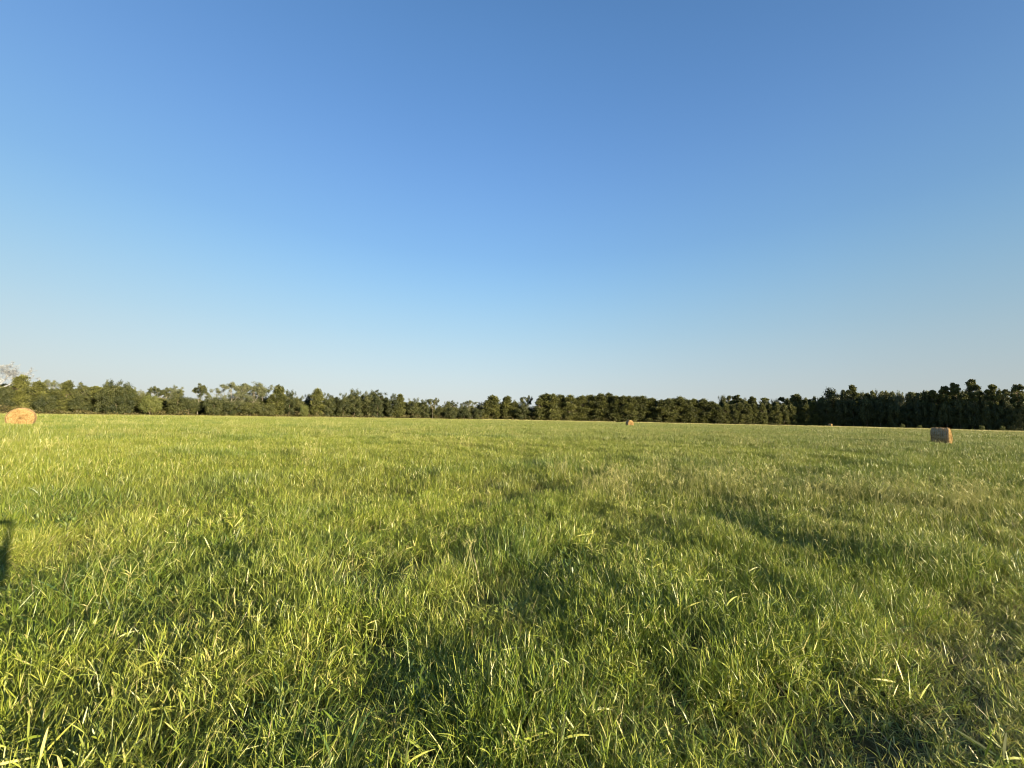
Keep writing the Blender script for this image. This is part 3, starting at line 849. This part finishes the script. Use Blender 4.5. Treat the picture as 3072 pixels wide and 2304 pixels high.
for i in range(3):      # thin-leaved pale deciduous tree with its limbs showing
    rs = np.random.RandomState(1400 + i); segs, tips = [], []
    for k in range(3):
        a = k * 2.1 + rs.rand(); d = np.array([.35 * math.cos(a), .35 * math.sin(a), 1.0]); d /= np.linalg.norm(d)
        grow(rs, np.array([.2 * math.cos(a), .2 * math.sin(a), -.2]), d, 4.3, .17, 3, segs, tips, .42, .12, (2, 3), .62)
    zt = max(t[2] for t in tips); sc = 9.8 / zt
    segs = [(a * sc, b * sc, r0, r1) for a, b, r0, r1 in segs]
    cl = [(t[0] * sc, t[1] * sc, t[2] * sc, .62, .62, .42) for t in tips]
    for k in range(26):
        a = rs.rand() * 6.283; q = rs.rand() ** .5 * 3.4; cl.append((q * math.cos(a), q * math.sin(a), rs.uniform(3.2, 8.9), 1.1, 1.1, .8))
    proto('sparse', i, 'sparse', tubes(segs, 4), leaves(cl, 13000, .20, 110 + i, False, .1), M_PALEBARK, M_PALE)
for i in range(2):      # thin dark open tree
    rs = np.random.RandomState(1500 + i); segs, tips = [], []
    segs += trunk_segs(rs, 6.5, .16, .15, 4)
    for k in range(5):
        a = rs.rand() * 6.283; d = np.array([.8 * math.cos(a), .8 * math.sin(a), .9]); d /= np.linalg.norm(d)
        grow(rs, np.array([0, 0, 4.2 + k * .5]), d, 2.3, .08, 2, segs, tips, .5, .15, (2, 3), .65)
    zt = max(t[2] for t in tips); sc = 9.7 / zt
    segs = [(a * np.array([1, 1, sc]), b * np.array([1, 1, sc]), r0, r1) for a, b, r0, r1 in segs]
    cl = [(t[0], t[1], t[2] * sc, .55, .55, .5) for t in tips]
    for k in range(16):
        a = rs.rand() * 6.283; q = rs.rand() ** .5 * 1.9; cl.append((q * math.cos(a), q * math.sin(a), rs.uniform(2.0, 8.6), .8, .8, .7))
    proto('open', i, 'open_crowned', tubes(segs, 4), leaves(cl, 7500, .22, 130 + i, False, .1), M_PALEBARK, M_LEAF)

_used = {}
KN = {'pine': ('pine_tree', 'pine tree'), 'tallpine': ('pine_tree', 'pine tree'), 'broad': ('broadleaf_tree', 'tree'), 'bush': ('bushy_tree', 'bushy tree'),
      'darkbush': ('bushy_tree', 'bushy tree'), 'sparse': ('sparse_tree', 'tree'), 'open': ('open_crowned_tree', 'tree'), 'shrub': ('shrub', 'shrub')}
WN = {'pine': 4.9, 'tallpine': 5.4, 'broad': 7.6, 'bush': 12.0, 'darkbush': 12.0, 'sparse': 8.0, 'open': 5.5}
rt = random.Random(5)
def tree(kind, px, top, wpx, label, group=None, back=0.0, name=None, cat=None, dz=None):
    d = (dz if dz else row_depth(px)) + back
    g = at(px, 1250, d); z0 = float(ground_h(g.x, g.y))
    H = at(px, top, d).z - z0
    W = wpx / F * math.hypot(1, 0) * d
    i = _used.get(kind, 0) + 0; _used[kind] = i + 1
    nm, tm, cm, tmat, cmat, _ = PROTO[kind][i % len(PROTO[kind])]
    root = bpy.data.objects.new(name or KN[kind][0], None); COL.objects.link(root)
    root.location = (g.x, g.y, z0)
    root.rotation_euler = (0, 0, rt.uniform(0, 6.283))
    # width seen at an angle from the axis is stretched by the wide lens: keep the real width
    ang = math.atan2(g.x, g.y); wr = W * math.cos(ang) * 1.05
    s = wr / WN[kind]
    root.scale = (s, s, H / 10.0)
    tag(root, label, cat or KN[kind][1], group)
    link('trunk', tm, tmat, root)
    if cm: link('crown', cm, cmat, root)
    return root

ORD = ['first', 'second', 'third', 'fourth', 'fifth', 'sixth', 'seventh', 'eighth', 'ninth', 'tenth', 'eleventh', 'twelfth', 'thirteenth', 'fourteenth',
       'fifteenth', 'sixteenth', 'seventeenth', 'eighteenth', 'nineteenth', 'twentieth', 'twenty first', 'twenty second', 'twenty third', 'twenty fourth',
       'twenty fifth', 'twenty sixth', 'twenty seventh', 'twenty eighth']
G_L, G_M, G_P, G_D = 'mixed trees on the left of the tree line', 'trees in the middle of the tree line', 'planted pines in an even row', 'trees of the shaded dark wood'
# left part -----------------------------------------------------------
tree('pine', 50, 1124, 88, 'tall dark pine behind the left hay bale', G_L)
tree('darkbush', 10, 1160, 90, 'dark bushy tree half cut by the left photo edge', G_L)
tree('pine', 103, 1141, 75, 'lower spreading pine just right of the left hay bale', G_L)
tree('darkbush', 135, 1178, 90, 'low dark thicket tree right of the left hay bale', G_L, -3)
tree('sparse', 150, 1140, 62, 'pale thin leaved tree showing against the sky near left bale', G_L, 9)
tree('pine', 192, 1141, 62, 'narrow pointed pine right of the pale thin tree', G_L)
tree('open', 243, 1146, 52, 'thin topped tree left of the big round crown', G_L, 2)
tree('broad', 230, 1172, 75, 'bushy green tree under the thin topped tree', G_L, -2)
tree('broad', 315, 1132, 88, 'left half of the largest round green crown', G_L)
tree('broad', 370, 1138, 78, 'right half of the largest round crown with open branches', G_L)
tree('darkbush', 345, 1188, 90, 'low dark bush beneath the largest round crown', G_L, -3)
tree('sparse', 418, 1168, 50, 'pale low tree right of the largest round crown', G_L, 10)
tree('broad', 432, 1176, 60, 'small dark tree in the dip of the skyline', G_L, 4)
tree('bush', 448, 1184, 76, 'round light green bushy tree standing out at the field edge', G_L, -4)
tree('open', 462, 1158, 48, 'grey flat topped tree behind the light green bushy tree', G_L, 12)
tree('open', 486, 1160, 44, 'small grey tree between flat topped tree and dark round tree', G_L, 12)
tree('broad', 528, 1166, 74, 'dark round tree right of the light green bushy tree', G_L, -2)
tree('sparse', 520, 1156, 60, 'pale twiggy crown peeping over the dark round tree', G_L, 14)
tree('darkbush', 565, 1190, 70, 'low bush left of the slender open tree', G_L)
tree('open', 591, 1150, 52, 'slender open tree with pale trunk standing above low bushes', G_L, 2)
tree('darkbush', 640, 1185, 72, 'dark mounded bush right of the slender open tree', G_L, -2)
tree('sparse', 690, 1146, 85, 'left part of the broad pale tree with bare limbs', G_M, 3)
tree('sparse', 740, 1143, 90, 'broad pale tree with tangled bare limbs above dark bushes', G_M, 3)
tree('sparse', 782, 1149, 60, 'thin grey right part of the broad pale tree', G_M, 5)
tree('broad', 700, 1180, 80, 'olive tree filling below the broad pale tree', G_M, 6)
tree('darkbush', 690, 1206, 70, 'low dark bush left below the broad pale tree', G_M, -3)
tree('darkbush', 750, 1204, 80, 'low dark bush right below the broad pale tree', G_M, -3)
tree('darkbush', 800, 1208, 70, 'low dark bush under the pointed pine', G_M, -3)
tree('pine', 828, 1155, 62, 'pointed pine right of the broad pale tree', G_M)
tree('broad', 866, 1164, 58, 'olive tree right of the pointed pine', G_M)
tree('broad', 892, 1184, 50, 'mid green tree above the small bright bush', G_M)
tree('bush', 911, 1212, 38, 'small bright green bush at the field edge', G_M, -4)
tree('broad', 922, 1180, 42, 'dark round crown behind the small bright bush', G_M, 8)
tree('pine', 949, 1165, 50, 'dark pine with pointed top right of the bright bush', G_M)
tree('broad', 985, 1177, 54, 'green tree right of the dark pointed pine', G_M)
tree('broad', 1030, 1174, 56, 'left shoulder of the wide rounded clump', G_M)
tree('broad', 1062, 1161, 62, 'highest crown of the wide rounded clump', G_M)
tree('broad', 1100, 1167, 58, 'pale topped crown in the wide rounded clump', G_M)
tree('open', 1142, 1168, 48, 'open fan shaped tree in the wide rounded clump', G_M, 2)
tree('broad', 1132, 1186, 50, 'dark tree under the open fan shaped tree', G_M, -2)
tree('broad', 1178, 1178, 52, 'right side crown of the wide rounded clump', G_M)
tree('pine', 1198, 1181, 44, 'bristly pine closing the wide rounded clump on the right', G_M)
tree('broad', 1240, 1190, 56, 'dark spreading tree right of the wide rounded clump', G_M)
tree('broad', 1272, 1194, 44, 'rounded tree beside the dark spreading tree', G_M)
tree('open', 1297, 1193, 34, 'small peaked tree left of the low skyline', G_M)
tree('broad', 1318, 1212, 44, 'low green tree beginning the low skyline', G_M)
for k, (px, tp, w, kd) in enumerate([(1340, 1202, 34, 'broad'), (1362, 1200, 34, 'open'), (1386, 1204, 34, 'broad'), (1412, 1201, 36, 'sparse'), (1436, 1202, 36, 'broad')]):
    tree(kd, px, tp, w, ORD[k] + ' tree from the left in the low hazy skyline stretch', G_M, 5)
for k, (px, tp, w) in enumerate([(1350, 1222, 50), (1392, 1224, 50), (1430, 1222, 46)]):
    tree('darkbush', px, tp, w, ['leftmost', 'middle', 'rightmost'][k] + ' of three low bushes under the low hazy skyline', G_M, -4)
tree('pine', 1476, 1184, 56, 'dark full pine rising right of the low skyline', G_M)
tree('pine', 1458, 1202, 36, 'small pine leaning on the left of the dark full pine', G_M)
tree('pine', 1522, 1188, 46, 'second dark pine left of the round green tree', G_M)
tree('open', 1576, 1186, 34, 'thin see through tree just left of the planted pine row', G_M, 4)
tree('broad', 1566, 1202, 58, 'round green tree left of the planted pine row', G_M, -2)
tree('pine', 1546, 1204, 34, 'small pine between dark pine and round green tree', G_M, 3)
tree('broad', 1596, 1216, 40, 'low tree in the dip before the planted pine row', G_M)
# planted pine row ----------------------------------------------------
row = [(1618, 1192), (1638, 1179), (1660, 1183), (1679, 1185), (1708, 1183), (1730, 1194), (1748, 1184), (1775, 1186), (1800, 1181), (1824, 1179), (1848, 1187),
       (1870, 1187), (1890, 1186), (1912, 1187), (1930, 1188), (1958, 1193), (1985, 1196), (2005, 1194), (2022, 1193), (2042, 1191), (2062, 1197), (2082, 1193),
       (2110, 1196), (2138, 1204)]
for k, (px, tp) in enumerate(row):
    lab = ORD[k] + ' pine from the left in the even planted pine row'
    if px == 1890: lab = 'planted pine directly above the distant orange hay bale'
    tree('pine', px, tp + rt.uniform(-1.5, 2), 58 if k else 46, lab, G_P, rt.uniform(-2, 3))
for k, (px, tp, w) in enumerate([(2168, 1184, 44), (2190, 1188, 34), (2212, 1187, 40), (2234, 1189, 34), (2260, 1191, 34), (2296, 1193, 34), (2322, 1192, 38), (2350, 1192, 34), (2388, 1184, 56), (2410, 1190, 36)]):
    tree('tallpine' if k % 3 else 'broad', px, tp, w, ORD[k] + ' taller dark crown from the left behind the lower pines', 'dark crowns behind the lower pines', 8)
for k, px in enumerate(range(2155, 2460, 22)):
    tree('pine', px, 1208 + rt.uniform(-3, 6) - (12 if px > 2425 else 0), 36, ORD[k] + ' lower pine from the left ending at the dark wood', 'lower sunlit pines beside the dark wood', -1.5 + rt.uniform(-1, 1))
# dark wood on the right ---------------------------------------------
dark = [('broad', 2462, 1194, 50, 'low dark tree at the left end of the shaded wood'),
        ('broad', 2498, 1161, 84, 'dome topped tree catching sun at the start of shaded wood'),
        ('broad', 2532, 1172, 60, 'dark tree between the domed tree and the umbrella pine'),
        ('tallpine', 2560, 1157, 48, 'umbrella shaped pine near the left end of shaded wood'),
        ('broad', 2597, 1169, 60, 'blunt dark tree right of the umbrella pine'),
        ('broad', 2622, 1178, 54, 'dark low crown before the rounded tree in shaded wood'),
        ('broad', 2646, 1165, 58, 'rounded sunlit crown left of the brownish tree'),
        ('broad', 2675, 1180, 40, 'brownish topped tree in the shaded wood'),
        ('sparse', 2700, 1170, 46, 'pale twiggy crown in the skyline of shaded wood'),
        ('broad', 2729, 1178, 54, 'small dark crown right of the pale twiggy crown'),
        ('broad', 2755, 1176, 56, 'dark crown at the low point of shaded wood skyline'),
        ('pine', 2777, 1173, 40, 'bristly dark pine left above the right hay bale'),
        ('tallpine', 2803, 1170, 46, 'dark pine directly above the right hay bale'),
        ('tallpine', 2838, 1160, 50, 'flat topped pine right above the right hay bale'),
        ('tallpine', 2874, 1152, 54, 'sunlit tiered pine left of the tallest pine'),
        ('tallpine', 2925, 1140, 60, 'tallest pine of the shaded wood with cloud like tiers'),
        ('broad', 2962, 1173, 50, 'olive crown between the two tallest pines at right'),
        ('tallpine', 2985, 1153, 52, 'pine with rounded cap right of the tallest pine'),
        ('broad', 3022, 1178, 50, 'low crown between rounded cap pine and the corner pine'),
        ('tallpine', 3058, 1155, 66, 'open spreading pine cut by the right photo edge')]
for kd, px, tp, w, lab in dark:
    tree(kd, px, tp, w, lab, G_D)
for k, px in enumerate(range(2480, 3110, 40)):
    tree('darkbush' if k % 2 else 'broad', px, 1205 + rt.uniform(-10, 8), 62, ORD[k] + ' understorey tree from the left along the foot of shaded wood', 'understorey trees of the shaded wood', -2)
for k, (px, h_) in enumerate([(2705, 1271), (2757, 1275), (2943, 1275), (3005, 1277)]):
    tree('bush', px, h_, 20, ['pale shrub left of the grey brown hay bale, further of two', 'pale shrub left of the grey brown hay bale, nearer of two',
         'pale shrub at the wood foot right of the grey brown bale', 'rightmost pale shrub at the foot of shaded wood'][k], 'sunlit shrubs at the foot of shaded wood', -9, name='shrub', cat='shrub')

# bleached dead tree at the left edge ----------------------------------
rs = np.random.RandomState(77); segs, tips = [], []
segs.append((np.array([0, 0, -.2]), np.array([.3, 0, 3.0]), .30, .24))
segs.append((np.array([.3, 0, 3.0]), np.array([1.0, 0, 5.0]), .24, .18))
for e, l in (((.62, .1, .75), 2.7), ((.25, -.2, 1), 2.9), ((-.3, .2, 1), 2.7), ((.85, -.1, .52), 2.4), ((.1, .35, .9), 2.4)):
    e = np.array(e); grow(rs, np.array([.95, 0, 4.9]), e / np.linalg.norm(e), l, .15, 5, segs, tips, .50, .03, (2, 3), .64)
segs = [(a, b, max(r0, .012), max(r1, .009)) for a, b, r0, r1 in segs]
zt = max(t[2] for t in tips)
dd_ = 78.0; g = at(-48, 1250, dd_)
H = at(15, 1080, dd_).z
root = bpy.data.objects.new('dead_tree', None); COL.objects.link(root)
root.location = (g.x, g.y, 0); s_ = H / zt; root.scale = (s_, s_, s_); root.rotation_euler = (0, 0, R(40))
tag(root, 'bleached white dead tree with dense bare twigs at the left edge', 'dead tree')
br = [s for s in segs[2:]]
link('trunk', quad_mesh('dead_trunk', *tubes(segs[:2], 8), smooth=True), M_WHITE, root)
link('branches', quad_mesh('dead_branches', *tubes(br, 4), smooth=True), M_WHITE, root)

# woodland mass behind the front trees, and the rough brush at its foot --
def strip_mass(name, label, mat, px0, px1, back, thick, top_of, n, size, seed, cr, needle=False, low=0.0):
    rs = np.random.RandomState(seed); cl = []
    px = px0
    for _ in range(cr[2]):
        px = rs.uniform(px0, px1); d = row_depth(px) + back + rs.uniform(0, thick)
        g = at(px, 1250, d); top = top_of(px, d, rs)
        z = (low + (top - low) * rs.rand() ** .55) if top > 3 else rs.uniform(.1, top)
        s = rs.uniform(cr[0], cr[1])
        if top > 3 and z > top * .8: s *= .6; z += rs.normal(0, .3)
        cl.append((g.x, g.y, max(z - s * .7, s * .3), s, s, s * .8))
    o = link(name, quad_mesh(name, *leaves(cl, n, size, seed, needle, .35)), mat)
    tag(o, label, 'woodland' if top_of is wood_top else 'brush', kind='stuff')
    return o
SKX = [-300, 0, 100, 200, 300, 380, 420, 500, 560, 640, 740, 830, 900, 990, 1060, 1180, 1260, 1320, 1440, 1480, 1520, 1600, 1640, 1830, 1990, 2140, 2200, 2400, 2460, 2500, 2600, 2740, 2850, 3072, 3400]
SKY = [1150, 1150, 1160, 1165, 1155, 1155, 1190, 1190, 1195, 1195, 1190, 1185, 1195, 1190, 1180, 1195, 1205, 1218, 1214, 1202, 1202, 1222, 1192, 1190, 1199, 1206, 1194, 1194, 1184, 1167, 1170, 1175, 1168, 1168, 1160]
def wood_top(px, d, rs):
    return at(px, float(np.interp(px, SKX, SKY)) + 3, d).z
def woodland():
    rs = np.random.RandomState(901)
    c = bpy.data.collections.new('woodland_tree')
    for kd in ('pine', 'broad', 'tallpine'):
        for nm, tm, cm, tmat, cmat, _ in PROTO[kd]:
            if not cm.materials: cm.materials.append(cmat)
            c.objects.link(bpy.data.objects.new('woodland_tree_%s_%02d' % (kd, len(c.objects)), cm))
    P = []
    for px in np.arange(-420, 3900, 13.0):
        for back in (4.5, 11, 20):
            p = px + rs.uniform(-9, 9); d = row_depth(p) + back + rs.uniform(-1.5, 3)
            g = at(p, 1250, d); top = wood_top(p, d, rs) * rs.uniform(.86, 1.03) * (1 if rs.rand() < .7 else .8)
            P.append((g.x, g.y, top))
    P = np.array(P); n = len(P)
    w = rs.uniform(.55, .8, n)
    scatter('woodland', c, P[:, 0], P[:, 1], np.stack([0 * w, 0 * w, rs.uniform(0, 6.28, n)], 1), np.stack([w, w, P[:, 2] / 10.0], 1),
            rs.randint(0, len(c.objects), n), 0 * w, 0 * w, 'dense green woodland filling the gaps behind the front row of trees', 'woodland')
woodland()
def brush_top(px, d, rs): return .9 + 1.7 * float(vnoise(px, 3.0, 40.0, 2, 2)) ** 1.5
strip_mass('brush', 'rough tan and olive brush along the foot of the tree line', M_BRUSH, -350, 2460, -5.0, 5, brush_top, 42000, .22, 902, (.35, .8, 2100))



# ------------------------------------------------------------------ the photographer, whose shadow falls at the left edge
def skin_part(name, joints, edges, mat, parent, lv=1):
    """joints: list of (xyz, radius)"""
    me = bpy.data.meshes.new(name)
    me.from_pydata([j[0] for j in joints], edges, [])
    o = bpy.data.objects.new(name, me); COL.objects.link(o); o.parent = parent
    md = o.modifiers.new('skin', 'SKIN')
    lay = me.skin_vertices[0].data if me.skin_vertices else None
    if lay is None:
        import bmesh
        bm = bmesh.new(); bm.from_mesh(me); bm.verts.layers.skin.verify(); bm.to_mesh(me); bm.free(); lay = me.skin_vertices[0].data
    for k, j in enumerate(joints):
        r_ = j[1] if isinstance(j[1], tuple) else (j[1], j[1])
        lay[k].radius = r_; lay[k].use_root = (k == 0)
    sb = o.modifiers.new('sub', 'SUBSURF'); sb.levels = lv; sb.render_levels = lv
    me.materials.append(mat)
    return o
def plain(name, c):
    m, nt, out = new_mat(name); tcn = N(nt, 'ShaderNodeTexCoord')
    n1 = N(nt, 'ShaderNodeTexNoise', i_Scale=18.0, i_Detail=5.0); nt.links.new(tcn.outputs['Object'], n1.inputs['Vector'])
    cc = ramp(nt, n1.outputs[0], [(.3, [v * .8 for v in c]), (.7, c)])
    b = N(nt, 'ShaderNodeBsdfPrincipled'); b.inputs['Roughness'].default_value = .75; nt.links.new(cc, b.inputs['Base Color']); nt.links.new(b.outputs[0], out.inputs[0])
    return m
M_SKIN, M_SHIRT, M_TROUSER, M_HAIR, M_BOOT, M_PHONE = plain('skin', (.55, .36, .27)), plain('shirt_cloth', (.12, .17, .25)), plain('trouser_cloth', (.05, .06, .09)), plain('hair', (.05, .035, .02)), plain('boot_leather', (.10, .06, .035)), plain('phone_case', (.03, .03, .035))
pr = bpy.data.objects.new('person', None); COL.objects.link(pr)
pr.location = (0, -.29, float(ground_h(0, -.29)))
tag(pr, 'person in shirt and trousers whose shadow falls at the left edge', 'person')
B = [((0, 0, .95), (.15, .11)), ((0, .0, 1.15), (.135, .10)), ((0, -.01, 1.36), (.165, .105)), ((0, 0, 1.46), .075), ((0, .01, 1.53), .052), ((0, .03, 1.62), (.075, .095)), ((0, .025, 1.70), (.072, .088))]
E = [(0, 1), (1, 2), (2, 3), (3, 4), (4, 5), (5, 6)]
def chain(start, pts):
    prev = start
    for p in pts: B.append(p); E.append((prev, len(B) - 1)); prev = len(B) - 1
    return prev
for sx_ in (-1, 1):
    w = chain(2, [((sx_ * .17, 0, 1.40), .058), ((sx_ * .25, .06, 1.17), .045), ((sx_ * .15, .13, 1.44), .034), ((sx_ * .095, .175, 1.56), .024), ((sx_ * .085, .195, 1.60), (.038, .020))])
    for k, (dx, l, rz) in enumerate([(-.012, .045, .02), (-.004, .055, .03), (.006, .052, .035), (.014, .042, .03)]):
        chain(w, [((sx_ * (.078 + dx), .205, 1.635 + k * .004), .0085), ((sx_ * (.062 + dx), .218, 1.65 + k * .006), .0078)])
    chain(w, [((sx_ * .062, .192, 1.605), .011), ((sx_ * .05, .20, 1.63), .009)])
    chain(0, [((sx_ * .10, 0, .86), .088), ((sx_ * .13, .02, .50), .056), ((sx_ * .15, -.01, .12), .038), ((sx_ * .15, .0, .05), .042), ((sx_ * .16, .13, .035), .035)])
skin_part('body', B, E, M_SKIN, pr, 2)
sh_j = [((0, 0, .93), (.175, .135)), ((0, .0, 1.15), (.16, .125)), ((0, -.01, 1.36), (.185, .125)), ((0, 0, 1.455), (.09, .085))]
sh_e = [(0, 1), (1, 2), (2, 3)]
for sx_ in (-1, 1):
    k = len(sh_j); sh_j += [((sx_ * .175, 0, 1.40), .078), ((sx_ * .25, .06, 1.17), .062)]; sh_e += [(2, k), (k, k + 1)]
skin_part('shirt', sh_j, sh_e, M_SHIRT, pr, 2)
tj, te = [((0, 0, .95), (.165, .125))], []
for sx_ in (-1, 1):
    k = len(tj); tj += [((sx_ * .105, 0, .82), .105), ((sx_ * .13, .02, .50), .078), ((sx_ * .15, -.01, .10), .062)]; te += [(0, k), (k, k + 1), (k + 1, k + 2)]
skin_part('trousers', tj, te, M_TROUSER, pr, 2)
skin_part('hair', [((0, -.02, 1.64), (.085, .085)), ((0, .0, 1.715), (.088, .10)), ((0, .03, 1.745), (.06, .07))], [(0, 1), (1, 2)], M_HAIR, pr, 2)
for sx_ in (-1, 1):
    skin_part('boot', [((sx_ * .15, -.02, .12), .06), ((sx_ * .15, -.02, .05), .055), ((sx_ * .16, .10, .04), .048), ((sx_ * .165, .17, .035), .04)], [(0, 1), (1, 2), (2, 3)], M_BOOT, pr, 2)
import bmesh
bm = bmesh.new(); bmesh.ops.create_cube(bm, size=1.0)
for v in bm.verts: v.co = Vector((v.co.x * .15, v.co.y * .009, v.co.z * .074))
bmesh.ops.bevel(bm, geom=bm.edges[:], offset=.003, segments=2, affect='EDGES')
me = bpy.data.meshes.new('phone'); bm.to_mesh(me); bm.free()
ph = link('phone', me, M_PHONE); ph.location = (0, -.075, EYE)
ph.rotation_euler = (R(5), 0, 0)
tag(ph, 'dark phone held up sideways in both hands of the person', 'phone')
